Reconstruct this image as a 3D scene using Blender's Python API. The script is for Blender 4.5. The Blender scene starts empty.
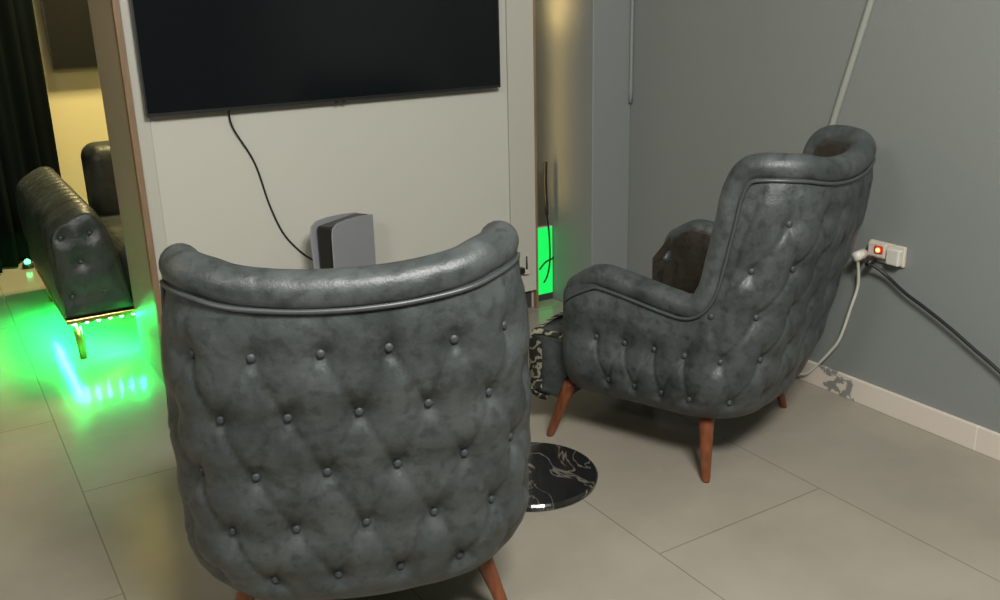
import bpy, bmesh, math, random
from mathutils import Vector, Matrix
random.seed(7)
SC = bpy.context.scene
COL = SC.collection
PI = math.pi

# ------------------------------------------------------------------ helpers
def link(o, parent=None):
    COL.objects.link(o)
    if parent: o.parent = parent
    return o

def mesh_obj(name, bm, mat, parent=None, smooth=False):
    bmesh.ops.recalc_face_normals(bm, faces=bm.faces)
    me = bpy.data.meshes.new(name)
    bm.to_mesh(me); bm.free()
    if smooth:
        for p in me.polygons: p.use_smooth = True
    if mat: me.materials.append(mat)
    return link(bpy.data.objects.new(name, me), parent)

def empty(name, loc, rz=0.0):
    o = bpy.data.objects.new(name, None)
    o.location = loc; o.rotation_euler = (0, 0, rz); o.empty_display_size = .1
    return link(o)

def tag(o, label, cat, group=None):
    o['label'] = label; o['category'] = cat
    if group: o['group'] = group
    return o

def struct(o):
    o['kind'] = 'structure'; return o

def box(bm, a, b, bevel=0.0, seg=2):
    g = bmesh.ops.create_cube(bm, size=1.0)
    vs = g['verts']
    for v in vs:
        v.co = Vector([(a[i] + b[i]) / 2 + v.co[i] * (b[i] - a[i]) for i in range(3)])
    if bevel > 0:
        es = list({e for v in vs for e in v.link_edges})
        bmesh.ops.bevel(bm, geom=es, offset=bevel, segments=seg, profile=.5, affect='EDGES')
    return bm

def box_obj(name, a, b, mat, parent=None, bevel=0.0, seg=2):
    bm = bmesh.new(); box(bm, a, b, bevel, seg)
    return mesh_obj(name, bm, mat, parent, smooth=False)

def cone(bm, p0, p1, r0, r1, n=20):
    p0, p1 = Vector(p0), Vector(p1)
    d = (p1 - p0); L = d.length
    m = Matrix.Translation((p0 + p1) / 2) @ d.to_track_quat('Z', 'Y').to_matrix().to_4x4()
    bmesh.ops.create_cone(bm, cap_ends=True, segments=n, radius1=r0, radius2=r1, depth=L, matrix=m)

def lathe(bm, prof, n=32, c=(0, 0)):
    rings = []
    for r, z in prof:
        rings.append([bm.verts.new((c[0] + r * math.cos(2 * PI * k / n), c[1] + r * math.sin(2 * PI * k / n), z)) for k in range(n)])
    for a, b in zip(rings[:-1], rings[1:]):
        for k in range(n):
            bm.faces.new((a[k], a[(k + 1) % n], b[(k + 1) % n], b[k]))
    bm.faces.new(rings[0][::-1]); bm.faces.new(rings[-1])

def catmull(pts, sub=8):
    out = []
    n = len(pts)
    for i in range(n - 1):
        p0 = Vector(pts[max(i - 1, 0)]); p1 = Vector(pts[i]); p2 = Vector(pts[i + 1]); p3 = Vector(pts[min(i + 2, n - 1)])
        for k in range(sub):
            t = k / sub
            out.append(.5 * ((2 * p1) + (p2 - p0) * t + (2 * p0 - 5 * p1 + 4 * p2 - p3) * t * t + (3 * p1 - p0 - 3 * p2 + p3) * t ** 3))
    out.append(Vector(pts[-1]))
    return out

def tube(bm, pts, rad, n=10, caps=True):
    """sweep a round section along pts; rad is a number or one radius per point"""
    pts = [Vector(p) for p in pts]
    R = rad if isinstance(rad, (list, tuple)) else [rad] * len(pts)
    T = []
    for i in range(len(pts)):
        a = pts[max(i - 1, 0)]; b = pts[min(i + 1, len(pts) - 1)]
        T.append((b - a).normalized())
    up = Vector((0, 0, 1)) if abs(T[0].z) < .9 else Vector((1, 0, 0))
    nrm = (up - T[0] * up.dot(T[0])).normalized()
    rings = []
    for i, p in enumerate(pts):
        nrm = (nrm - T[i] * nrm.dot(T[i])).normalized()
        bn = T[i].cross(nrm)
        rings.append([bm.verts.new(p + (nrm * math.cos(2 * PI * k / n) + bn * math.sin(2 * PI * k / n)) * R[i]) for k in range(n)])
    for a, b in zip(rings[:-1], rings[1:]):
        for k in range(n):
            bm.faces.new((a[k], a[(k + 1) % n], b[(k + 1) % n], b[k]))
    if caps:
        bm.faces.new(rings[0][::-1]); bm.faces.new(rings[-1])

def tube_obj(name, pts, rad, mat, parent=None, sub=8, n=10):
    bm = bmesh.new(); tube(bm, catmull(pts, sub), rad, n)
    return mesh_obj(name, bm, mat, parent, smooth=True)

def lerp_table(tab, x):
    if x <= tab[0][0]: return tab[0][1]
    for (x0, y0), (x1, y1) in zip(tab[:-1], tab[1:]):
        if x <= x1:
            t = (x - x0) / (x1 - x0)
            return y0 + (y1 - y0) * t
    return tab[-1][1]

# ---------------------------------------------------------------- materials
def new_mat(name):
    m = bpy.data.materials.new(name); m.use_nodes = True
    nt = m.node_tree
    return m, nt, nt.nodes['Principled BSDF']

def rgb(c): return (c[0], c[1], c[2], 1.0)

def plain(name, c, rough=.5, metal=0.0, spec=.5, noise=.08, nscale=6.0, bump=0.0, bscale=120):
    m, nt, b = new_mat(name)
    N, L = nt.nodes, nt.links
    tc = N.new('ShaderNodeTexCoord'); no = N.new('ShaderNodeTexNoise')
    no.inputs['Scale'].default_value = nscale; no.inputs['Detail'].default_value = 5
    L.new(tc.outputs['Object'], no.inputs['Vector'])
    mx = N.new('ShaderNodeMix'); mx.data_type = 'RGBA'
    mx.inputs['A'].default_value = rgb([max(0, v * (1 - noise)) for v in c])
    mx.inputs['B'].default_value = rgb([min(1, v * (1 + noise)) for v in c])
    L.new(no.outputs['Fac'], mx.inputs['Factor']); L.new(mx.outputs['Result'], b.inputs['Base Color'])
    b.inputs['Roughness'].default_value = rough; b.inputs['Metallic'].default_value = metal
    b.inputs['Specular IOR Level'].default_value = spec
    if bump:
        n2 = N.new('ShaderNodeTexNoise'); n2.inputs['Scale'].default_value = bscale
        L.new(tc.outputs['Object'], n2.inputs['Vector'])
        bp = N.new('ShaderNodeBump'); bp.inputs['Strength'].default_value = bump; bp.inputs['Distance'].default_value = .01
        L.new(n2.outputs['Fac'], bp.inputs['Height']); L.new(bp.outputs['Normal'], b.inputs['Normal'])
    return m

def emis(name, c, s):
    m, nt, b = new_mat(name)
    b.inputs['Base Color'].default_value = rgb((.02, .02, .02))
    b.inputs['Emission Color'].default_value = rgb(c); b.inputs['Emission Strength'].default_value = s
    return m

def leather(name, dark, light, rough=.42):
    m, nt, b = new_mat(name)
    N, L = nt.nodes, nt.links
    tc = N.new('ShaderNodeTexCoord')
    n1 = N.new('ShaderNodeTexNoise'); n1.inputs['Scale'].default_value = 9; n1.inputs['Detail'].default_value = 8; n1.inputs['Roughness'].default_value = .65
    L.new(tc.outputs['Object'], n1.inputs['Vector'])
    cr = N.new('ShaderNodeValToRGB')
    cr.color_ramp.elements[0].position = .33; cr.color_ramp.elements[0].color = rgb(dark)
    cr.color_ramp.elements[1].position = .66; cr.color_ramp.elements[1].color = rgb(light)
    L.new(n1.outputs['Fac'], cr.inputs['Fac'])
    # small dark scuffs
    n2 = N.new('ShaderNodeTexNoise'); n2.inputs['Scale'].default_value = 38; n2.inputs['Detail'].default_value = 6
    L.new(tc.outputs['Object'], n2.inputs['Vector'])
    c2 = N.new('ShaderNodeValToRGB')
    c2.color_ramp.elements[0].position = .36; c2.color_ramp.elements[0].color = (.5, .5, .5, 1)
    c2.color_ramp.elements[1].position = .47; c2.color_ramp.elements[1].color = (1, 1, 1, 1)
    L.new(n2.outputs['Fac'], c2.inputs['Fac'])
    mx = N.new('ShaderNodeMix'); mx.data_type = 'RGBA'; mx.blend_type = 'MULTIPLY'; mx.inputs['Factor'].default_value = .62
    L.new(cr.outputs['Color'], mx.inputs['A']); L.new(c2.outputs['Color'], mx.inputs['B'])
    L.new(mx.outputs['Result'], b.inputs['Base Color'])
    rr = N.new('ShaderNodeMapRange'); rr.inputs['To Min'].default_value = rough - .06; rr.inputs['To Max'].default_value = rough + .1
    L.new(n1.outputs['Fac'], rr.inputs['Value']); L.new(rr.outputs['Result'], b.inputs['Roughness'])
    vo = N.new('ShaderNodeTexVoronoi'); vo.inputs['Scale'].default_value = 260
    L.new(tc.outputs['Object'], vo.inputs['Vector'])
    n3 = N.new('ShaderNodeTexNoise'); n3.inputs['Scale'].default_value = 22; n3.inputs['Detail'].default_value = 5
    L.new(tc.outputs['Object'], n3.inputs['Vector'])
    bp0 = N.new('ShaderNodeBump'); bp0.inputs['Strength'].default_value = .35; bp0.inputs['Distance'].default_value = .012
    L.new(n3.outputs['Fac'], bp0.inputs['Height'])
    bp = N.new('ShaderNodeBump'); bp.inputs['Strength'].default_value = .12; bp.inputs['Distance'].default_value = .002
    L.new(vo.outputs['Distance'], bp.inputs['Height']); L.new(bp0.outputs['Normal'], bp.inputs['Normal'])
    L.new(bp.outputs['Normal'], b.inputs['Normal'])
    return m

LEATHER = leather('charcoal_leather', (.028, .035, .036), (.077, .088, .088), .42)
LEATHER_SHADED = leather('shaded_inner_leather', (.026, .022, .017), (.046, .039, .031), .34)  # darker, browner copy of the chair leather; shade and warm tint in the colour
SOFA_LEATHER = leather('black_sofa_leather', (.018, .024, .022), (.045, .055, .05), .4)
PIPING = plain('piping_leather', (.05, .058, .06), .38, noise=.2, nscale=40)
BUTTON = plain('button_leather', (.042, .05, .052), .5, noise=.1)
LEGWOOD = None
def wood(name, c0, c1, rough, scale=(18, 18, 2.0)):
    m, nt, b = new_mat(name); N, L = nt.nodes, nt.links
    tc = N.new('ShaderNodeTexCoord'); mp = N.new('ShaderNodeMapping'); mp.inputs['Scale'].default_value = scale
    no = N.new('ShaderNodeTexNoise'); no.inputs['Scale'].default_value = 4; no.inputs['Detail'].default_value = 6; no.inputs['Distortion'].default_value = .6
    L.new(tc.outputs['Object'], mp.inputs['Vector']); L.new(mp.outputs['Vector'], no.inputs['Vector'])
    cr = N.new('ShaderNodeValToRGB'); cr.color_ramp.elements[0].color = rgb(c0); cr.color_ramp.elements[1].color = rgb(c1)
    cr.color_ramp.elements[0].position = .3; cr.color_ramp.elements[1].position = .7
    L.new(no.outputs['Fac'], cr.inputs['Fac']); L.new(cr.outputs['Color'], b.inputs['Base Color'])
    b.inputs['Roughness'].default_value = rough
    return m
LEGWOOD = wood('reddish_leg_wood', (.12, .036, .015), (.21, .068, .028), .32)
TRIMWOOD = wood('trim_wood', (.2, .125, .068), (.28, .185, .105), .5)
SIDE_LAM = plain('taupe_laminate', (.45, .385, .31), .5, noise=.05, nscale=3)
CREAM = plain('cream_panel', (.56, .55, .48), .5, noise=.02, nscale=2)
PILASTER = plain('pilaster_paint', (.5, .485, .42), .5, noise=.03, nscale=2)
PLINTH = plain('dark_plinth', (.045, .043, .04), .5)
GRAYWALL = plain('gray_wall_paint', (.21, .226, .216), .55, noise=.035, nscale=1.6, bump=.06, bscale=60)
YELLOWWALL = plain('cream_wall_paint', (.62, .56, .34), .65, noise=.03, nscale=2)
CEIL = plain('ceiling_paint', (.42, .42, .4), .8, noise=.02)
BLACKPLASTIC = plain('black_plastic', (.012, .012, .013), .4)
WHITEPLASTIC = plain('white_plastic', (.62, .6, .54), .4, noise=.04)
DIRTYPLATE = plain('worn_socket_plastic', (.58, .53, .44), .5, noise=.25, nscale=60)
WHITECABLE = plain('white_cable_sheath', (.6, .58, .5), .5)
CONDUIT = plain('pale_conduit', (.29, .3, .27), .5, noise=.1)
GOLD = plain('gold_metal', (.62, .42, .14), .28, metal=1.0, noise=.05)
SHELLWHITE = plain('console_shell', (.3, .31, .33), .45, noise=.02)
TRUNK = plain('gray_trunking', (.21, .225, .215), .5, noise=.05)
REDPLASTIC = plain('red_plastic', (.5, .05, .03), .4)
CONSOLEWOOD = wood('console_wood', (.05, .035, .025), (.09, .06, .04), .45, (2, 18, 18))
LED_GREEN = emis('green_led', (.01, 1.0, .15), 2100.0)
GAP_GLOW = emis('green_gap_glow', (.0, 1.0, .12), .95)  # surface emission in place of the green LED wash
LED_RED = emis('red_neon', (1.0, .12, .04), 9.0)

def screen_mat():
    m, nt, b = new_mat('tv_screen'); b.inputs['Base Color'].default_value = (.006, .008, .009, 1)
    b.inputs['Roughness'].default_value = .16; b.inputs['Specular IOR Level'].default_value = .35
    return m
SCREEN = screen_mat()

def curtain_mat():
    return plain('dark_green_curtain', (.002, .004, .004), .95, spec=.08, noise=.3, nscale=8)
CURTAIN = curtain_mat()

def marble():
    m, nt, b = new_mat('black_marble'); N, L = nt.nodes, nt.links
    tc = N.new('ShaderNodeTexCoord'); no = N.new('ShaderNodeTexNoise'); no.inputs['Scale'].default_value = 3.2; no.inputs['Detail'].default_value = 4
    no.inputs['Distortion'].default_value = 1.4
    L.new(tc.outputs['Object'], no.inputs['Vector'])
    cr = N.new('ShaderNodeValToRGB'); e = cr.color_ramp.elements
    e[0].position = .492; e[0].color = (.014, .015, .015, 1); e[1].position = .508; e[1].color = (.014, .015, .015, 1)
    k = e.new(.5); k.color = (.16, .15, .13, 1)
    L.new(no.outputs['Fac'], cr.inputs['Fac']); L.new(cr.outputs['Color'], b.inputs['Base Color'])
    b.inputs['Roughness'].default_value = .16
    return m
MARBLE = marble()

def pattern_mat():
    m, nt, b = new_mat('black_cream_patterned_fabric'); N, L = nt.nodes, nt.links
    tc = N.new('ShaderNodeTexCoord')
    w = N.new('ShaderNodeTexWave'); w.wave_type = 'BANDS'; w.bands_direction = 'DIAGONAL'
    w.inputs['Scale'].default_value = 14; w.inputs['Distortion'].default_value = 9; w.inputs['Detail'].default_value = 2; w.inputs['Detail Scale'].default_value = 2.2
    L.new(tc.outputs['Object'], w.inputs['Vector'])
    cr = N.new('ShaderNodeValToRGB'); cr.color_ramp.interpolation = 'CONSTANT'
    cr.color_ramp.elements[0].color = (.018, .02, .018, 1); cr.color_ramp.elements[1].position = .6; cr.color_ramp.elements[1].color = (.3, .28, .2, 1)
    L.new(w.outputs['Fac'], cr.inputs['Fac']); L.new(cr.outputs['Color'], b.inputs['Base Color']); b.inputs['Roughness'].default_value = .9
    return m
PATTERN = pattern_mat()

def floor_mat():
    m, nt, b = new_mat('porcelain_floor_tile'); N, L = nt.nodes, nt.links
    tc = N.new('ShaderNodeTexCoord'); sp = N.new('ShaderNodeSeparateXYZ'); L.new(tc.outputs['Object'], sp.inputs['Vector'])
    def madd(sock, a):
        n = N.new('ShaderNodeMath'); n.operation = 'ADD'; n.inputs[1].default_value = a; L.new(sock, n.inputs[0]); return n.outputs[0]
    u = madd(sp.outputs['Y'], -1.015 + 12.0); v = madd(sp.outputs['X'], -.232 + .605 * 10)
    cb = N.new('ShaderNodeCombineXYZ'); L.new(u, cb.inputs['X']); L.new(v, cb.inputs['Y'])
    br = N.new('ShaderNodeTexBrick'); br.offset = .5; br.offset_frequency = 2; br.squash = 1
    br.inputs['Scale'].default_value = 1; br.inputs['Brick Width'].default_value = 1.2; br.inputs['Row Height'].default_value = .605
    br.inputs['Mortar Size'].default_value = .0022; br.inputs['Mortar Smooth'].default_value = .2; br.inputs['Bias'].default_value = 0
    br.inputs['Color1'].default_value = (.292, .266, .215, 1); br.inputs['Color2'].default_value = (.305, .278, .226, 1)
    br.inputs['Mortar'].default_value = (.2, .175, .13, 1)
    L.new(cb.outputs['Vector'], br.inputs['Vector'])
    no = N.new('ShaderNodeTexNoise'); no.inputs['Scale'].default_value = 2.4; no.inputs['Detail'].default_value = 7; no.inputs['Roughness'].default_value = .6
    L.new(tc.outputs['Object'], no.inputs['Vector'])
    mr = N.new('ShaderNodeMapRange'); mr.inputs['From Min'].default_value = .3; mr.inputs['From Max'].default_value = .7
    mr.inputs['To Min'].default_value = .88; mr.inputs['To Max'].default_value = 1.1; L.new(no.outputs['Fac'], mr.inputs['Value'])
    vm = N.new('ShaderNodeVectorMath'); vm.operation = 'SCALE'
    L.new(br.outputs['Color'], vm.inputs[0]); L.new(mr.outputs['Result'], vm.inputs['Scale'])
    # stray white specks
    vo = N.new('ShaderNodeTexVoronoi'); vo.inputs['Scale'].default_value = 2.6; L.new(tc.outputs['Object'], vo.inputs['Vector'])
    lt = N.new('ShaderNodeMath'); lt.operation = 'LESS_THAN'; lt.inputs[1].default_value = .011; L.new(vo.outputs['Distance'], lt.inputs[0])
    mx = N.new('ShaderNodeMix'); mx.data_type = 'RGBA'; mx.inputs['B'].default_value = (.62, .58, .5, 1)
    L.new(lt.outputs[0], mx.inputs['Factor']); L.new(vm.outputs['Vector'], mx.inputs['A'])
    L.new(mx.outputs['Result'], b.inputs['Base Color'])
    b.inputs['Roughness'].default_value = .18; b.inputs['Specular IOR Level'].default_value = .24
    bp = N.new('ShaderNodeBump'); bp.inputs['Strength'].default_value = .5; bp.inputs['Distance'].default_value = .002; bp.invert = True
    L.new(br.outputs['Fac'], bp.inputs['Height']); L.new(bp.outputs['Normal'], b.inputs['Normal'])
    return m
FLOOR = floor_mat()

def skirting_mat():
    m, nt, b = new_mat('chipped_skirting_tile'); N, L = nt.nodes, nt.links
    tc = N.new('ShaderNodeTexCoord'); sp = N.new('ShaderNodeSeparateXYZ'); L.new(tc.outputs['Object'], sp.inputs['Vector'])
    no = N.new('ShaderNodeTexNoise'); no.inputs['Scale'].default_value = 16; no.inputs['Detail'].default_value = 6; no.inputs['Roughness'].default_value = .6
    L.new(tc.outputs['Object'], no.inputs['Vector'])
    # wear with its own shape: grey paint smeared on the tile around one spot of the wall
    d = N.new('ShaderNodeMath'); d.operation = 'SUBTRACT'; d.inputs[1].default_value = 2.03; L.new(sp.outputs['Y'], d.inputs[0])
    ab = N.new('ShaderNodeMath'); ab.operation = 'ABSOLUTE'; L.new(d.outputs[0], ab.inputs[0])
    mr = N.new('ShaderNodeMapRange'); mr.inputs['From Min'].default_value = .05; mr.inputs['From Max'].default_value = .19
    mr.inputs['To Min'].default_value = .5; mr.inputs['To Max'].default_value = .78; L.new(ab.outputs[0], mr.inputs['Value'])
    gt = N.new('ShaderNodeMath'); gt.operation = 'GREATER_THAN'; L.new(no.outputs['Fac'], gt.inputs[0]); L.new(mr.outputs['Result'], gt.inputs[1])
    # joints between skirting tiles
    md = N.new('ShaderNodeMath'); md.operation = 'ADD'; md.inputs[1].default_value = 6 - 1.505; L.new(sp.outputs['Y'], md.inputs[0])
    mo = N.new('ShaderNodeMath'); mo.operation = 'MODULO'; mo.inputs[1].default_value = 1.2; L.new(md.outputs[0], mo.inputs[0])
    jl = N.new('ShaderNodeMath'); jl.operation = 'LESS_THAN'; jl.inputs[1].default_value = .004; L.new(mo.outputs[0], jl.inputs[0])
    m1 = N.new('ShaderNodeMix'); m1.data_type = 'RGBA'; m1.inputs['A'].default_value = (.64, .57, .49, 1); m1.inputs['B'].default_value = (.24, .235, .215, 1)
    L.new(gt.outputs[0], m1.inputs['Factor'])
    m2 = N.new('ShaderNodeMix'); m2.data_type = 'RGBA'; m2.inputs['B'].default_value = (.75, .72, .66, 1)
    L.new(jl.outputs[0], m2.inputs['Factor']); L.new(m1.outputs['Result'], m2.inputs['A'])
    L.new(m2.outputs['Result'], b.inputs['Base Color']); b.inputs['Roughness'].default_value = .45
    return m
SKIRT = skirting_mat()

# -------------------------------------------------------------------- room
XR, XL, YB, YF, ZC = 2.635, -2.6, 6.2, -2.6, 2.8
COLY0, COLY1, COLX = 3.226, 4.7, 2.432
struct(box_obj('floor', (XL, YF, -.1), (XR, YB, 0), FLOOR))
struct(box_obj('ceiling', (XL, YF, ZC), (XR, YB, ZC + .1), CEIL))
struct(box_obj('wall_right', (XR, YF - .1, -.1), (XR + .1, YB + .1, ZC + .1), GRAYWALL))
struct(box_obj('wall_left', (XL - .1, YF - .1, -.1), (XL, YB + .1, ZC + .1), GRAYWALL))
struct(box_obj('wall_rear', (XL, YF - .1, -.1), (XR, YF, ZC + .1), GRAYWALL))
struct(box_obj('wall_back', (XL, YB, -.1), (XR, YB + .1, ZC + .1), YELLOWWALL))
struct(box_obj('wall_column', (COLX, COLY0, 0), (XR, COLY1, ZC), GRAYWALL, bevel=.004))
struct(box_obj('baseboard_right', (XR - .014, YF, 0), (XR, COLY0, .082), SKIRT, bevel=.002))

# ------------------------------------------------------------- media wall
UX0, UX1, UY0, UY1 = .646, 2.297, 3.452, 3.94
mw = tag(empty('media_wall', ((UX0 + UX1) / 2, UY0, 0)), 'tall cream media wall with wooden corner strip carrying the large television', 'partition')
def mwbox(name, a, b, mat, bevel=.002):
    o = mw.location
    return box_obj(name, tuple(a[i] - o[i] for i in range(3)), tuple(b[i] - o[i] for i in range(3)), mat, mw, bevel)
mwbox('front_panel', (UX0 + .05, UY0, .09), (UX1 - .143, UY0 + .02, ZC), CREAM)
mwbox('pilaster', (UX0 + .006, UY0 - .004, .09), (UX0 + .053, UY0 + .02, ZC), PILASTER)
mwbox('pilaster', (UX1 - .1415, UY0 - .006, .09), (UX1 - .012, UY0 + .02, ZC), PILASTER)
mwbox('corner_strip', (UX0 - .016, UY0 - .012, 0), (UX0 + .006, UY0 + .02, ZC), TRIMWOOD)['label'] = 'brown wooden corner strip'
mwbox('corner_strip', (UX1 - .012, UY0 - .006, 0), (UX1, UY0 + .02, ZC), TRIMWOOD)
mwbox('side_panel', (UX0 - .01, UY0 + .02, 0), (UX0 + .02, UY1, ZC), SIDE_LAM)
mwbox('side_panel', (UX1 - .02, UY0 + .02, 0), (UX1, UY1, ZC), SIDE_LAM)
mwbox('back_panel', (UX0 + .02, UY1 - .02, 0), (UX1 - .02, UY1, ZC), SIDE_LAM)
mwbox('plinth', (UX0 + .006, UY0 + .022, 0), (UX1 - .022, UY0 + .04, .1), PLINTH)

# -------------------------------------------------------------- televisions
def television(x0, x1, z0, z1, yfront, yback, ywall, label):
    t = tag(empty('television', ((x0 + x1) / 2, yback, z0)), label, 'television')
    o = t.location
    w, h, d = (x1 - x0) / 2, z1 - z0, yfront - yback
    box_obj('housing', (-w, d + .004, 0), (w, d + .03, h), BLACKPLASTIC, t, .003)
    box_obj('rear_cover', (-w * .6, d + .03, h * .15), (w * .6, 0, h * .7), BLACKPLASTIC, t, .006)
    box_obj('screen', (-w + .006, d + .001, .012), (w - .006, d + .004, h - .006), SCREEN, t)
    fr = bmesh.new()
    box(fr, (-w, d, 0), (w, d + .006, .011)); box(fr, (-w, d, h - .006), (w, d + .006, h))
    box(fr, (-w, d, .011), (-w + .006, d + .006, h - .006)); box(fr, (w - .006, d, .011), (w, d + .006, h - .006))
    mesh_obj('bezel', fr, BLACKPLASTIC, t)
    box_obj('wall_bracket', (-.2, 0, h * .3), (.2, -yback + ywall - .0005, h * .55), BLACKPLASTIC, t)
    nub = bmesh.new(); box(nub, (-.02, d + .002, -.006), (-.008, d + .012, .002)); box(nub, (.008, d + .002, -.006), (.02, d + .012, .002))
    mesh_obj('sensor', nub, BLACKPLASTIC, t)
    return t
television(.68, 2.09, 1.013, 1.81, 3.40, 3.44, 3.452, 'large black flat television mounted on the cream media wall above the game console')
television(.744, 2.154, 1.012, 1.815, 6.12, 6.185, 6.2, 'dark television on the yellow lit wall behind the buttoned sofa')

# -------------------------------------------------------------- wing chairs
W_T = [(.165, .255), (.18, .285), (.2, .314), (.23, .336), (.27, .355), (.33, .364), (.45, .362), (.6, .357), (.75, .344), (.9, .327), (1.0, .318)]
B_T = [(.165, .325), (.18, .349), (.2, .364), (.23, .378), (.3, .40), (.42, .427), (.55, .458), (.7, .50), (.8, .52), (.9, .524), (1.0, .52)]
RC, YFR, FR = .17, .22, .05
LB, LA = .18, .267
LS = .24 + .49 - RC
LF, LI = FR * PI / 2, .05
S_END = LB + LA + LS + LF + LI

def outline(s, z):
    """point and outward normal of the outer shell in plan, s measured from the middle of the back"""
    sg = 1 if s >= 0 else -1
    a = abs(s); w = lerp_table(W_T, z); b = lerp_table(B_T, z)
    bow = .012
    if a <= LB:
        t = a / LB; x = t * (w - RC); p = Vector((x, -b - bow * (1 - t * t), 0)); n = Vector((0, -1, 0))
    elif a <= LB + LA:
        th = (a - LB) / LA * PI / 2
        p = Vector((w - RC + RC * math.sin(th), -b + RC - RC * math.cos(th), 0)); n = Vector((math.sin(th), -math.cos(th), 0))
    elif a <= LB + LA + LS:
        t = (a - LB - LA) / LS; y0 = -b + RC; p = Vector((w, y0 + t * (YFR - FR - y0), 0)); n = Vector((1, 0, 0))
    elif a <= LB + LA + LS + LF:
        th = (a - LB - LA - LS) / LF * PI / 2
        p = Vector((w - FR + FR * math.cos(th), YFR - FR + FR * math.sin(th), 0)); n = Vector((math.cos(th), math.sin(th), 0))
    else:
        t = a - LB - LA - LS - LF; p = Vector((w - FR - t, YFR, 0)); n = Vector((0, 1, 0))
    return Vector((p.x * sg, p.y, z)), Vector((n.x * sg, n.y, 0))

def s_of_y(y, z):
    b = lerp_table(B_T, z); y0 = -b + RC
    return LB + LA + (y - y0) / (YFR - FR - y0) * LS

# centre line of the rolled edge in (s, z)
EDGE = [(0.0, .909), (.09, .911), (.17, .917), (.24, .927), (.30, .938), (s_of_y(-.385, .93), .941), (s_of_y(-.338, .92), .924), (s_of_y(-.312, .88), .87),
        (s_of_y(-.299, .78), .78), (s_of_y(-.283, .68), .68), (s_of_y(-.265, .59), .59), (s_of_y(-.225, .545), .541), (s_of_y(-.15, .55), .545),
        (s_of_y(-.04, .57), .566), (s_of_y(.07, .58), .583), (s_of_y(.115, .57), .572), (s_of_y(.15, .55), .555), (s_of_y(.17, .53) + .02, .535), (s_of_y(.17, .53) + .05, .505), (s_of_y(.17, .53) + .08, .47)]
EDGE_S = [(v.x, v.y) for v in catmull([(a, b, 0) for a, b in EDGE], 6)]
EDGE_TAB = []
for a, b in EDGE_S:
    if not EDGE_TAB or a > EDGE_TAB[-1][0]: EDGE_TAB.append((a, b))
def edge_z(s): return lerp_table(EDGE_TAB, abs(s))

ROWS = [(.797, .5), (.667, 0.), (.532, .5), (.395, 0.), (.26, .5)]
PITCH = .128
def button_spots():
    out = []
    for ri, (z, off) in enumerate(ROWS):
        for k in range(-9, 9):
            s = (k + off) * PITCH
            if abs(s) > LB + LA + LS - .06: continue
            if z > edge_z(s) - .08: continue
            if z > .6 and abs(s) > s_of_y(-.36, z): continue
            out.append((s, z, ri))
    return out
SPOTS = button_spots()
def seg_dist(px, py, ax, ay, bx, by):
    dx, dy = bx - ax, by - ay
    t = max(0, min(1, ((px - ax) * dx + (py - ay) * dy) / (dx * dx + dy * dy)))
    return math.hypot(px - ax - t * dx, py - ay - t * dy), t
CREASES = []
for (s, z, ri) in SPOTS:
    for (s2, z2, rj) in SPOTS:
        if rj == ri + 1 and abs(abs(s - s2) - PITCH / 2) < .01: CREASES.append((s, z, s2, z2, .009))
    if ri == 0: CREASES.append((s, z, s, edge_z(s) - .05, .006))
    # short fanned pleats below each button
    for q in (-.022, -.008, .009, .024):
        CREASES.append((s, z, s + q, z - .05, .0042))
def tuft(s, z):
    r = 9.0
    d = 0.0
    for (bs, bz, ri) in SPOTS:
        if abs(bs - s) < .12 and abs(bz - z) < .12:
            q = math.hypot(bs - s, bz - z); r = min(r, q)
            d -= .012 * math.exp(-(q / .02) ** 2) + .014 * math.exp(-(q / .048) ** 2)
    cr = 0.0
    for (a, b, c, e, amp) in CREASES:
        if min(a, c) - .03 < s < max(a, c) + .03 and min(b, e) - .03 < z < max(b, e) + .03:
            q, t = seg_dist(s, z, a, b, c, e)
            wdt = .0065 if amp > .0043 else .0045
            cr = max(cr, amp * (1 - .55 * t if amp < .0043 else 1 - .4 * math.sin(PI * t)) * math.exp(-(q / wdt) ** 2))
    d -= cr * min(1, r / .022)
    return d + .011

def outer_point(s, z):
    p, n = outline(s, z)
    lim = min(edge_z(abs(s) + q) for q in (0, .02, .04, .055, .07)) if .4 < abs(s) < .62 else edge_z(s)
    f = min(1, max(0, (z - .18) / .06)) * min(1, max(0, (lim - .03 - z) / .06))
    e = LB + LA + LS - abs(s); f *= min(1, max(0, (e + .02) / .05))
    return p + n * (tuft(s, z) * f), n

def build_shell():
    bm = bmesh.new()
    ns = 310; nz = 112
    Z = [.165 + (.95 - .165) * j / nz for j in range(nz + 1)]
    S = [-S_END + 2 * S_END * i / ns for i in range(ns + 1)]
    grid = {}
    def V(i, j):
        if (i, j) not in grid: grid[(i, j)] = bm.verts.new(outer_point(S[i], Z[j])[0])
        return grid[(i, j)]
    for i in range(ns):
        sm = (S[i] + S[i + 1]) / 2; lim = edge_z(sm)
        for j in range(nz):
            if (Z[j] + Z[j + 1]) / 2 < lim: bm.faces.new((V(i, j), V(i + 1, j), V(i + 1, j + 1), V(i, j + 1)))
    # underside
    ring = [V(i, 0) for i in range(ns + 1)]
    inner = [bm.verts.new(Vector((v.co.x * .86, v.co.y * .9, .158))) for v in ring]
    for i in range(ns): bm.faces.new((ring[i], inner[i], inner[i + 1], ring[i + 1]))
    bm.faces.new(inner)
    return bm

def inner_point(s, z, t=.065):
    p, n = outline(s, z)
    a = abs(s)
    return p - n * (t - .02 * max(0, min(1, (a - .9) / .1)))

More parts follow.
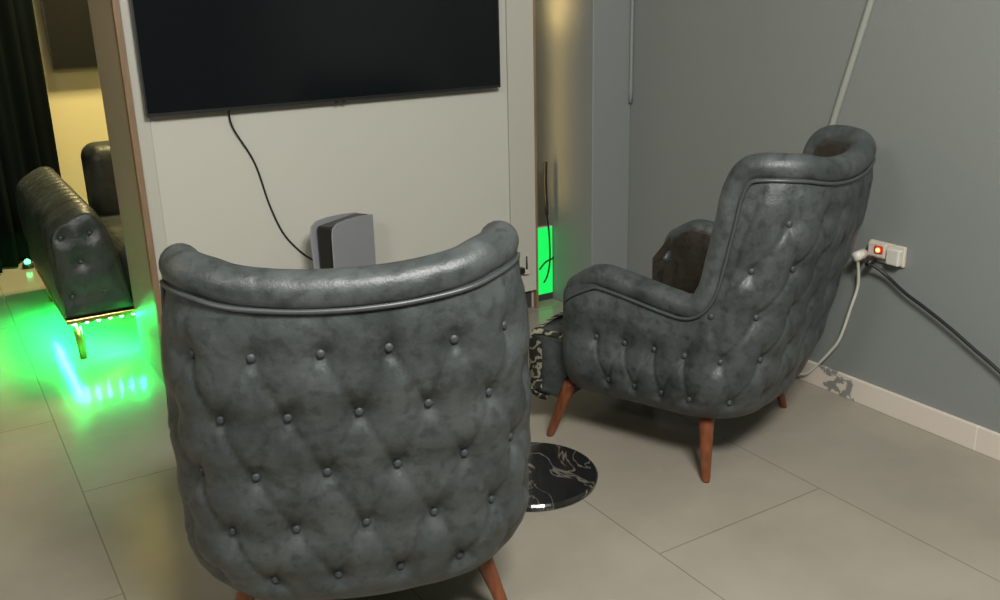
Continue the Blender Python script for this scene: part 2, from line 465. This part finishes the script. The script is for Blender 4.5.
def build_inner():
    bm = bmesh.new()
    ns, nz = 160, 60
    lim_s = LB + LA + LS
    S = [-lim_s + 2 * lim_s * i / ns for i in range(ns + 1)]
    g = [[bm.verts.new(inner_point(q, .31 + (edge_z(q) + .02 - .31) * j / nz, .07 if j < nz - 2 else (.062 if j < nz else .045))) for j in range(nz + 1)] for q in S]
    for i in range(ns):
        for j in range(nz): bm.faces.new((g[i][j], g[i + 1][j], g[i + 1][j + 1], g[i][j + 1]))
    # close the arm fronts between the inner and outer skins
    for sg in (-1, 1):
        a0 = []; a1 = []
        for j in range(31):
            z = .3 + .175 * j / 30
            p, n = outline(sg * S_END, z); a1.append(bm.verts.new(p))
            a0.append(bm.verts.new(inner_point(sg * lim_s, .3 + (edge_z(lim_s) + .015 - .3) * j / 30, .07)))
        for j in range(30): bm.faces.new((a0[j], a1[j], a1[j + 1], a0[j + 1]))
    return bm

def full_edge():
    right = EDGE_S
    left = [(-a, b) for a, b in reversed(EDGE_S[1:])]
    return left + right

def build_roll():
    pts = []; rad = []
    E_ = full_edge()
    for a, z in E_:
        p, n = outline(a, z)
        q = p - n * .028
        pts.append(q)
        end = (S_END - .045) - abs(a)
        rad.append(.038 if abs(a) < .88 else max(.021, .038 - (abs(a) - .88) * .1))
    bm = bmesh.new(); tube(bm, pts, rad, 20)
    # rounded tips
    for k in (0, -1):
        bmesh.ops.create_uvsphere(bm, u_segments=16, v_segments=10, radius=rad[k], matrix=Matrix.Translation(pts[k]))
    return bm

def build_piping():
    E_ = full_edge(); pts = []
    n_ = len(E_)
    for i in range(n_):
        a0 = E_[max(i - 1, 0)]; a1 = E_[min(i + 1, n_ - 1)]
        t = Vector((a1[0] - a0[0], a1[1] - a0[1], 0)).normalized()
        nn = Vector((t.y, -t.x, 0))          # points below the edge when travelling left to right
        s = E_[i][0] + nn.x * .034; z = E_[i][1] + nn.y * .028
        if i < 3 or i > n_ - 4: z = min(z, E_[i][1] - .01)
        p, n = outline(s, max(z, .2))
        pts.append(p + n * .005)
    # smooth tight inner bends
    for _ in range(3):
        pts = [pts[0]] + [(pts[i - 1] + pts[i] * 2 + pts[i + 1]) / 4 for i in range(1, n_ - 1)] + [pts[-1]]
    pts = pts[8:-8]
    bm = bmesh.new(); tube(bm, pts, .005, 8)
    return bm

def build_seat_base():
    bm = bmesh.new()
    box(bm, (-.25, -.2, .17), (.25, .25, .33), .03, 4)
    box(bm, (-.298, .226, .128), (.298, .372, .352), .022, 4)
    return bm

def build_seat_cushion():
    bm = bmesh.new()
    nx, ny = 20, 24
    x0, x1, y0, y1 = -.268, .268, -.30, .30
    top = {}
    for i in range(nx + 1):
        for j in range(ny + 1):
            u = i / nx * 2 - 1; v = j / ny * 2 - 1
            h = .335 + .03 * (1 - u ** 4) * (1 - v ** 4)
            top[i, j] = bm.verts.new((x0 + (x1 - x0) * i / nx, y0 + (y1 - y0) * j / ny, h))
    for i in range(nx):
        for j in range(ny): bm.faces.new((top[i, j], top[i + 1, j], top[i + 1, j + 1], top[i, j + 1]))
    per = [top[i, 0] for i in range(nx + 1)] + [top[nx, j] for j in range(1, ny + 1)] + [top[i, ny] for i in range(nx - 1, -1, -1)] + [top[0, j] for j in range(ny - 1, 0, -1)]
    low = [bm.verts.new((v.co.x * 1.0, v.co.y, .30)) for v in per]
    k = len(per)
    for i in range(k): bm.faces.new((per[i], low[i], low[(i + 1) % k], per[(i + 1) % k]))
    bm.faces.new(low)
    return bm

def build_front_cover():
    """patterned cloth that wraps the front edge of the seat"""
    bm = bmesh.new()
    prof = [(.315, .122), (.345, .122), (.368, .13), (.379, .16), (.379, .25), (.379, .32), (.372, .348), (.355, .36), (.335, .3615)]
    n = 24; rows = []
    for i in range(n + 1):
        u = i / n * 2 - 1
        rows.append([bm.verts.new((u * .303, y - .012 * abs(u) ** 8, z - .006 * abs(u) ** 8)) for y, z in prof])
    for a, b in zip(rows[:-1], rows[1:]):
        for k in range(len(prof) - 1): bm.faces.new((a[k], b[k], b[k + 1], a[k + 1]))
    for r, sgn in ((rows[0], -1), (rows[-1], 1)):        # the cloth turns a little way round each side
        c = []
        for v, (y, z) in zip(r, prof):
            dy = -.05 if .14 < z < .34 else 0; dz = -.013 if z > .34 else (.02 if z < .14 else 0)
            c.append(bm.verts.new((v.co.x, v.co.y + dy, v.co.z + dz)))
        for k in range(len(prof) - 1): bm.faces.new((r[k], r[k + 1], c[k + 1], c[k]))
        x = sgn * .295
        box(bm, (x - .007, .236, .341), (x + .007, .34, .357), .003)
    return bm

def leg_bm(sx, sy):
    bm = bmesh.new()
    if sy < 0: top, foot = Vector((sx * .25, -.235, .2)), Vector((sx * .315, -.272, 0.0))
    else: top, foot = Vector((sx * .285, .215, .2)), Vector((sx * .315, .28, 0.0))
    d = (foot - top)
    n = 18; rings = []
    for f, r in ((0, .0235), (.12, .0235), (.5, .0185), (.93, .0135), (.97, .0128), (1.0, .011)):
        c = top + d * f
        rings.append([bm.verts.new(c + Vector((r * math.cos(2 * PI * k / n), r * math.sin(2 * PI * k / n), 0))) for k in range(n)])
    for a, b in zip(rings[:-1], rings[1:]):
        for k in range(n): bm.faces.new((a[k], a[(k + 1) % n], b[(k + 1) % n], b[k]))
    bm.faces.new(rings[0]); bm.faces.new(rings[-1])
    return bm

def make_chair():
    root = empty('wing_chair', (0, 0, 0))
    mesh_obj('outer_upholstery', build_shell(), LEATHER, root, True)
    mesh_obj('inner_upholstery', build_inner(), LEATHER_SHADED, root, True)['label'] = 'inner lining with shade put into its leather colour'
    mesh_obj('rolled_edge', build_roll(), LEATHER, root, True)
    mesh_obj('piping', build_piping(), PIPING, root, True)
    mesh_obj('seat_base', build_seat_base(), LEATHER, root, True)
    mesh_obj('seat_cushion', build_seat_cushion(), LEATHER_SHADED, root, True)
    mesh_obj('seat_cover', build_front_cover(), PATTERN, root, True)['label'] = 'black and cream patterned front cover'
    for sx in (-1, 1):
        for sy in (-1, 1): mesh_obj('leg', leg_bm(sx, sy), LEGWOOD, root, True)
    bm = bmesh.new()
    bmesh.ops.create_uvsphere(bm, u_segments=14, v_segments=8, radius=.0088)
    for v in bm.verts: v.co.y *= .6
    first = None
    for (s, z, ri) in SPOTS:
        p, n = outer_point(s, z)
        if first is None:
            o = first = mesh_obj('button', bm, BUTTON, root, True)
        else:
            o = first.copy(); link(o, root)
        o.location = p + n * .0015
        o.rotation_euler = (0, 0, math.atan2(n.y, n.x) + PI / 2)
    return root

def copy_tree(o, parent=None):
    c = o.copy(); link(c, parent)
    if parent: c.parent = parent
    for ch in list(o.children): copy_tree(ch, c)
    return c

GROUP = 'matching tufted wing chairs'
chair_a = make_chair()
chair_b = copy_tree(chair_a)
chair_a.location = (.77, 1.964, 0); chair_a.rotation_euler = (0, 0, math.radians(-20))
tag(chair_a, 'tufted charcoal leather wing chair seen from behind, facing the media wall', 'armchair', GROUP)
chair_b.location = (1.994, 2.198, 0); chair_b.rotation_euler = (0, 0, math.radians(22))
tag(chair_b, 'tufted charcoal leather wing chair seen side on, backed by the gray wall with the socket', 'armchair', GROUP)

# --------------------------------------------------------- marble side table
st = tag(empty('side_table', (1.388, 2.134, 0)), 'side table on a round black marble base between the two wing chairs', 'table')
bm = bmesh.new(); lathe(bm, [(.19, 0), (.197, .004), (.199, .016), (.194, .022), (.0, .0221)][:4], 64); mesh_obj('base', bm, MARBLE, st, False)
bm = bmesh.new(); cone(bm, (-.06, .04, .02), (-.06, .04, .5), .011, .011); mesh_obj('post', bm, BLACKPLASTIC, st, True)
bm = bmesh.new(); lathe(bm, [(.115, .5), (.12, .505), (.12, .515), (.115, .52)], 48, (-.165, .115)); mesh_obj('table_top', bm, MARBLE, st)

# ------------------------------------------------------- console + game console
tc_ = tag(empty('media_console', (1.35, 3.24, 0)), 'low dark media console under the television behind the front wing chair', 'cabinet')
box_obj('carcass', (-.5, -.19, .03), (.5, .19, .19), CONSOLEWOOD, tc_, .003)
box_obj('top_board', (-.51, -.2, .19), (.51, .2, .21), CONSOLEWOOD, tc_, .003)
for sx in (-1, 1): box_obj('drawer_front', (sx * .25 - .24, -.2, .04), (sx * .25 + .24, -.19, .185), CONSOLEWOOD, tc_, .002)
for sx in (-1, 1):
    for sy in (-1, 1):
        bm = bmesh.new(); cone(bm, (sx * .42, sy * .14, .03), (sx * .42, sy * .14, 0), .015, .012); mesh_obj('foot', bm, BLACKPLASTIC, tc_, True)

gc = tag(empty('game_console', (1.322, 3.30, .21), math.radians(30)), 'gray and black game console standing upright against the cream media wall', 'game console')
def shell_plate(yoff, flare):
    bm = bmesh.new()
    # outline in local x (depth) and z, x=0 is the front edge
    pts = [(-.135, .012), (-.13, 0), (.125, 0), (.125, .372), (.04, .383), (-.04, .388), (-.1, .386), (-.128, .372), (-.136, .345)]
    va = [bm.verts.new((x, yoff + flare * (1.0 if z > .3 else .35) * (.6 + .4 * (-x / .13)), z)) for x, z in pts]
    vb = [bm.verts.new((x, yoff + flare * (1.0 if z > .3 else .35) * (.6 + .4 * (-x / .13)) - math.copysign(.006, flare), z)) for x, z in pts]
    bm.faces.new(va); bm.faces.new(vb[::-1])
    for i in range(len(pts)): bm.faces.new((va[i], va[(i + 1) % len(pts)], vb[(i + 1) % len(pts)], vb[i]))
    return bm
mesh_obj('side_shell', shell_plate(-.04, -.008), SHELLWHITE, gc)
mesh_obj('side_shell', shell_plate(.04, .018), SHELLWHITE, gc)
box_obj('core', (-.125, -.036, .004), (.12, .036, .375), BLACKPLASTIC, gc, .012, 3)

# TV cable
tube_obj('television_cable', [(.969, 3.43, 1.011), (.98, 3.44, .945), (1.047, 3.446, .811), (1.087, 3.446, .648), (1.133, 3.446, .525), (1.205, 3.446, .434), (1.263, 3.446, .392), (1.36, 3.44, .33), (1.46, 3.43, .24), (1.47, 3.42, .216)], .0035, BLACKPLASTIC)
tag(bpy.data.objects['television_cable'], 'thin black cable hanging from the television down the cream wall to the game console', 'cable')

# small plug on the right pilaster
pg = tag(empty('charger_plug', (2.215, UY0 - .006, .2)), 'small black plug with a red tip low on the media wall beside the chair edge', 'plug')
box_obj('body', (-.04, -.03, -.012), (-.008, 0, .014), BLACKPLASTIC, pg, .004)
bm = bmesh.new(); cone(bm, (.012, -.012, .0), (.012, -.012, .06), .004, .003, 10); mesh_obj('antenna', bm, BLACKPLASTIC, pg, True)
box_obj('tip', (-.006, -.02, -.022), (.022, 0, .0), DIRTYPLATE, pg, .004)

# cables hanging in the gap
hc = tag(empty('hanging_cable', (2.305, 3.49, 0)), 'dark cables hanging in the green lit gap right of the media wall', 'cable')
tube_obj('thick_cable', [(.066, .0, .66), (.063, 0, .58), (.066, 0, .5), (.07, .0, .42)], .0085, BLACKPLASTIC, hc)
tube_obj('thin_cable', [(.068, .0, .43), (.082, .0, .33), (.085, .0, .2), (.07, 0, .13), (.05, 0, .1)], .004, BLACKPLASTIC, hc)
tube_obj('thin_cable', [(.04, .02, .16), (.075, .02, .19), (.11, .02, .2), (.112, .012, .21)], .004, BLACKPLASTIC, hc)

# ------------------------------------------------------- right wall fittings
tube_obj('wall_conduit', [(XR - .008, 1.80, 2.25), (XR - .008, 2.045, 1.337), (XR - .008, 2.148, .961), (XR - .008, 2.22, .68), (XR - .008, 2.30, .35), (XR - .008, 2.33, .1)], .0115, CONDUIT)
tag(bpy.data.objects['wall_conduit'], 'pale cable conduit running slantwise up the gray wall behind the side on chair', 'conduit')
tube_obj('corner_trunking', [(XR - .008, COLY0 - .008, 2.75), (XR - .008, COLY0 - .008, 1.6), (XR - .008, COLY0 - .008, .92)], .008, TRUNK)
tag(bpy.data.objects['corner_trunking'], 'thin pale vertical cable in the corner beside the wall column', 'conduit')

sk = tag(empty('wall_socket', (XR, 1.90, .545)), 'worn cream power socket with a glowing red switch on the gray wall', 'socket')
box_obj('socket_plate', (-.012, -.075, -.03), (0, .06, .038), DIRTYPLATE, sk, .004)
box_obj('socket_block', (-.036, -.07, -.024), (-.012, -.022, .03), WHITEPLASTIC, sk, .005)
box_obj('adapter', (-.032, -.016, -.012), (-.012, .052, .038), DIRTYPLATE, sk, .006)
bm = bmesh.new(); cone(bm, (-.03, .006, .017), (-.042, .006, .017), .009, .007, 14); mesh_obj('indicator_lamp', bm, LED_RED, sk, True)
box_obj('switch', (-.038, -.008, .006), (-.03, .022, .03), REDPLASTIC, sk, .003)

wc = tag(empty('white_power_cable', (XR, 1.965, .535)), 'white plug and cable dropping from the socket to the baseboard', 'cable')
bm = bmesh.new(); cone(bm, (-.03, .0, .0), (-.075, .0, -.004), .019, .015, 18); mesh_obj('plug', bm, WHITEPLASTIC, wc, True)
tube_obj('cord', [(-.066, 0, -.012), (-.05, .004, -.03), (-.02, .018, -.115), (-.02, .04, -.21), (-.02, .07, -.321), (-.02, .107, -.385), (-.02, .166, -.462), (-.026, .21, -.505), (-.03, .3, -.529)], .0052, WHITECABLE, wc)

bc = tag(empty('black_power_cable', (XR, 1.925, .525)), 'black cable looping from the socket towards the right along the gray wall', 'cable')
bm = bmesh.new(); cone(bm, (-.03, .0, .0), (-.062, .0, -.012), .013, .009, 14); mesh_obj('plug', bm, BLACKPLASTIC, bc, True)
tube_obj('cord', [(-.055, 0, -.01), (-.04, -.018, -.02), (-.025, -.057, -.047), (-.025, -.125, -.084), (-.025, -.201, -.114), (-.025, -.293, -.154), (-.025, -.383, -.199), (-.025, -.468, -.241), (-.025, -.62, -.33), (-.025, -.85, -.44), (-.04, -1.1, -.518)], .0055, BLACKPLASTIC, bc)

# ------------------------------------------------------------ sofa in the next booth
SX, SY = .38, 3.972
sofa = tag(empty('sofa', (SX, SY, .014)), 'dark green black buttoned sofa with gold trim and green lights underneath', 'sofa')
FACE = [(.0, .168), (.0, .30), (-.004, .42), (-.004, .49), (.012, .53), (.045, .56), (.10, .59), (.14, .595), (.168, .575), (.195, .51), (.222, .40), (.248, .27), (.265, .168)]
ABTN = [(.03, .505), (.137, .51), (.088, .40), (.037, .265), (.156, .265)]
def build_arm():
    bm = bmesh.new()
    LEN = 1.2; n = 120
    fp = [Vector((p[0], 0, p[1])) for p in FACE]
    ring_pts = [Vector(v) for v in catmull([tuple(p) for p in fp], 4)]
    prev = None
    cx = .12; cz = .38
    front = None
    for k in range(n + 1):
        y = LEN * k / n
        sc = 1.0
        if k < 4: sc = .97 + .03 * math.sin(k / 4 * PI / 2)
        rib = .014 * abs(math.sin(PI * y / .085)) if k > 3 else 0
        ring = []
        for p in ring_pts:
            d = Vector((p.x - cx, 0, p.z - cz)); L = d.length; d.normalize()
            f = min(1, max(0, (p.z - .2) / .1))
            ring.append(bm.verts.new((cx + d.x * (L * sc + rib * f), y, cz + d.z * (L * sc + rib * f))))
        if prev:
            for i in range(len(ring) - 1): bm.faces.new((prev[i], prev[i + 1], ring[i + 1], ring[i]))
            bm.faces.new((prev[-1], prev[0], ring[0], ring[-1]))
        else: front = ring
        prev = ring
    bm.faces.new(prev)
    # tufted front face: rings shrinking to the middle
    ny = 14; last = front
    def dimple(x, z):
        q = 0
        for bx, bz in ABTN: q += .016 * math.exp(-(((x - bx) ** 2 + (z - bz) ** 2) / .0011))
        return q
    for r in range(1, ny):
        t = r / ny; ring = []
        for v in front:
            x = v.co.x + (cx - v.co.x) * t; z = v.co.z + (cz - v.co.z) * t
            ring.append(bm.verts.new((x, -.022 * (1 - (1 - t) ** 4) + dimple(x, z), z)))
        for i in range(len(ring)):
            j = (i + 1) % len(ring); bm.faces.new((last[i], last[j], ring[j], ring[i]))
        last = ring
    c = bm.verts.new((cx, -.022 + dimple(cx, cz), cz))
    for i in range(len(last)): bm.faces.new((last[i], last[(i + 1) % len(last)], c))
    return bm
mesh_obj('arm', build_arm(), SOFA_LEATHER, sofa, True)
for bx, bz in ABTN:
    bm = bmesh.new(); bmesh.ops.create_uvsphere(bm, u_segments=12, v_segments=8, radius=.011)
    o = mesh_obj('button', bm, SOFA_LEATHER, sofa, True); o.location = (bx, -.01, bz)
box_obj('seat', (.24, .04, .168), (1.6, .8, .42), SOFA_LEATHER, sofa, .05, 5)
bm = bmesh.new(); box(bm, (.275, .74, .168), (1.6, 1.0, .735), .07, 6); mesh_obj('backrest', bm, SOFA_LEATHER, sofa, True)
bm = bmesh.new()
box(bm, (-.002, -.012, .148), (1.62, 1.0, .168), .003); mesh_obj('gold_trim', bm, GOLD, sofa)['label'] = 'thin gold base trim'
for lx, ly in ((.04, .04), (1.56, .04), (.04, .94), (1.56, .94)):
    bm = bmesh.new(); cone(bm, (lx, ly, .148), (lx + (.004 if lx < 1 else -.004), ly + (-.012 if ly < .5 else .012), -.014), .021, .013); mesh_obj('leg', bm, GOLD, sofa, True)
strip = box_obj('light_strip', (.01, .006, .143), (1.6, .016, .148), BLACKPLASTIC, sofa)
ledm = None
def led(x, y, z, par, off=(0, 0, 0)):
    global ledm
    if ledm is None:
        bm = bmesh.new(); box(bm, (-.005, -.005, -.004), (.005, .005, 0), .001)
        o = mesh_obj('led', bm, LED_GREEN, par); ledm = o
    else:
        o = ledm.copy(); link(o, par); o.parent = par
    o.location = (x, y, z)
    return o
for k in range(35): led(.03 + .045 * k, .011, .143, strip)
strip2 = box_obj('light_strip', (.004, .02, .143), (.014, .72, .148), BLACKPLASTIC, sofa)
for k in range(16): led(.009, .05 + .043 * k, .143, strip2)

# low emissive panel added to carry the green LED glow of the gap
gp = tag(empty('glow_panel', ((UX1 + COLX) / 2, 3.53, 0)), 'low panel standing in for the green LED glow in the gap right of the media wall', 'glow stand-in')
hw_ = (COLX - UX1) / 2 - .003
box_obj('glow_surface', (-hw_ + .004, -.012, .034), (hw_ - .004, -.004, .351), GAP_GLOW, gp, .002)
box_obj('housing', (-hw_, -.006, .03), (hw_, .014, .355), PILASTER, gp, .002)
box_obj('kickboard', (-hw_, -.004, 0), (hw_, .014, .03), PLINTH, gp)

# LED at the curtain foot
cl = tag(empty('spot_lamp', (.40, 5.66, 0)), 'tiny green light on the floor at the foot of the dark curtain', 'lamp')
bm = bmesh.new(); lathe(bm, [(.03, 0), (.03, .02), (.02, .026)], 20); mesh_obj('base', bm, BLACKPLASTIC, cl)
bm = bmesh.new(); bmesh.ops.create_uvsphere(bm, u_segments=12, v_segments=8, radius=.016, matrix=Matrix.Translation((0, 0, .034))); mesh_obj('bulb', bm, emis('green_bulb', (.05, 1, .25), 12), cl, True)

# curtain
def build_curtain():
    bm = bmesh.new()
    a = Vector((-.55, 4.86, 0)); b = Vector((.655, 6.03, 0)); d = (b - a); L = d.length; d.normalize(); nrm = Vector((d.y, -d.x, 0))
    n = 200; m = 12
    def row(off):
        g = []
        for i in range(n + 1):
            t = i / n; col = []
            for j in range(m + 1):
                z = .012 + (ZC - .02) * j / m
                w = .034 * math.sin(2 * PI * t * L / .15 + .5 * math.sin(9 * t)) + .012 * math.sin(2 * PI * t * L / .06 + j * .15)
                col.append(bm.verts.new(a + d * (t * L) + nrm * (w + off) + Vector((0, 0, z))))
            g.append(col)
        return g
    g = row(0); h = row(-.006)
    for q in (g, h):
        for i in range(n):
            for j in range(m): bm.faces.new((q[i][j], q[i + 1][j], q[i + 1][j + 1], q[i][j + 1]))
    for i in range(n):
        bm.faces.new((g[i][0], g[i + 1][0], h[i + 1][0], h[i][0])); bm.faces.new((g[i][m], g[i + 1][m], h[i + 1][m], h[i][m]))
    for j in range(m):
        bm.faces.new((g[0][j], g[0][j + 1], h[0][j + 1], h[0][j])); bm.faces.new((g[n][j], g[n][j + 1], h[n][j + 1], h[n][j]))
    return bm
tag(mesh_obj('curtain', build_curtain(), CURTAIN, None, True), 'dark pleated floor length curtain at the far left behind the sofa', 'curtain')

# -------------------------------------------------------------------- light
def area(name, loc, target, size, power, color, sy=None):
    l = bpy.data.lights.new(name, 'AREA'); l.energy = power; l.color = color; l.size = size
    if sy: l.shape = 'RECTANGLE'; l.size_y = sy
    o = bpy.data.objects.new(name, l); link(o); o.location = loc
    o.rotation_euler = (Vector(target) - Vector(loc)).to_track_quat('-Z', 'Y').to_euler()
    return o
area('ceiling_lamp', (.7, -.05, 2.72), (1.6, 1.7, .3), .8, 168, (1.0, .985, .935))
area('rear_ceiling_lamp', (-1.5, .4, 2.72), (.6, 3.0, .3), .8, 48, (1.0, .985, .935))
area('booth_lamp', (1.3, 5.2, 2.7), (1.2, 5.8, 0), .4, 105, (1.0, .80, .38))
for nm, zc, ln, pw in (('gap_lamp_upper', 1.72, .95, 1.5), ('gap_fill_lower', .85, .8, .3)):  # unseen warm strips; the lower one is added to extend the wash downwards
    area(nm, (2.31, 3.48, zc), (2.6, 3.48, zc), .02, pw, (1.0, .68, .25), ln).data.spread = math.radians(132)
area('left_warm_lamp', (-1.6, 3.1, 2.1), (2.2, 2.6, .7), .25, 6, (1.0, .6, .25))

w = bpy.data.worlds.new('room_ambient'); SC.world = w; w.use_nodes = True
w.node_tree.nodes['Background'].inputs['Color'].default_value = (.02, .02, .02, 1)

# ------------------------------------------------------------------- camera
F, YAW, PIT, ROLL, H = 950.02, math.radians(31.222), math.radians(18.158), math.radians(-1.446), 1.4
fw = Vector((math.sin(YAW) * math.cos(PIT), math.cos(YAW) * math.cos(PIT), -math.sin(PIT)))
rt = Vector((math.cos(YAW), -math.sin(YAW), 0)); up = rt.cross(fw)
r2 = math.cos(ROLL) * rt + math.sin(ROLL) * up; u2 = -math.sin(ROLL) * rt + math.cos(ROLL) * up
cam = bpy.data.cameras.new('camera'); cam.sensor_width = 36; cam.lens = F * 36 / 1000; cam.clip_start = .05
co = bpy.data.objects.new('camera', cam); link(co)
M = Matrix(((r2.x, u2.x, -fw.x, 0), (r2.y, u2.y, -fw.y, 0), (r2.z, u2.z, -fw.z, H), (0, 0, 0, 1)))
co.matrix_world = M
SC.camera = co

vs = SC.view_settings
SC.display_settings.display_device = 'sRGB'
vs.view_transform = 'Standard'; vs.look = 'None'; vs.exposure = 0.0; vs.gamma = 1.0; vs.use_curve_mapping = False
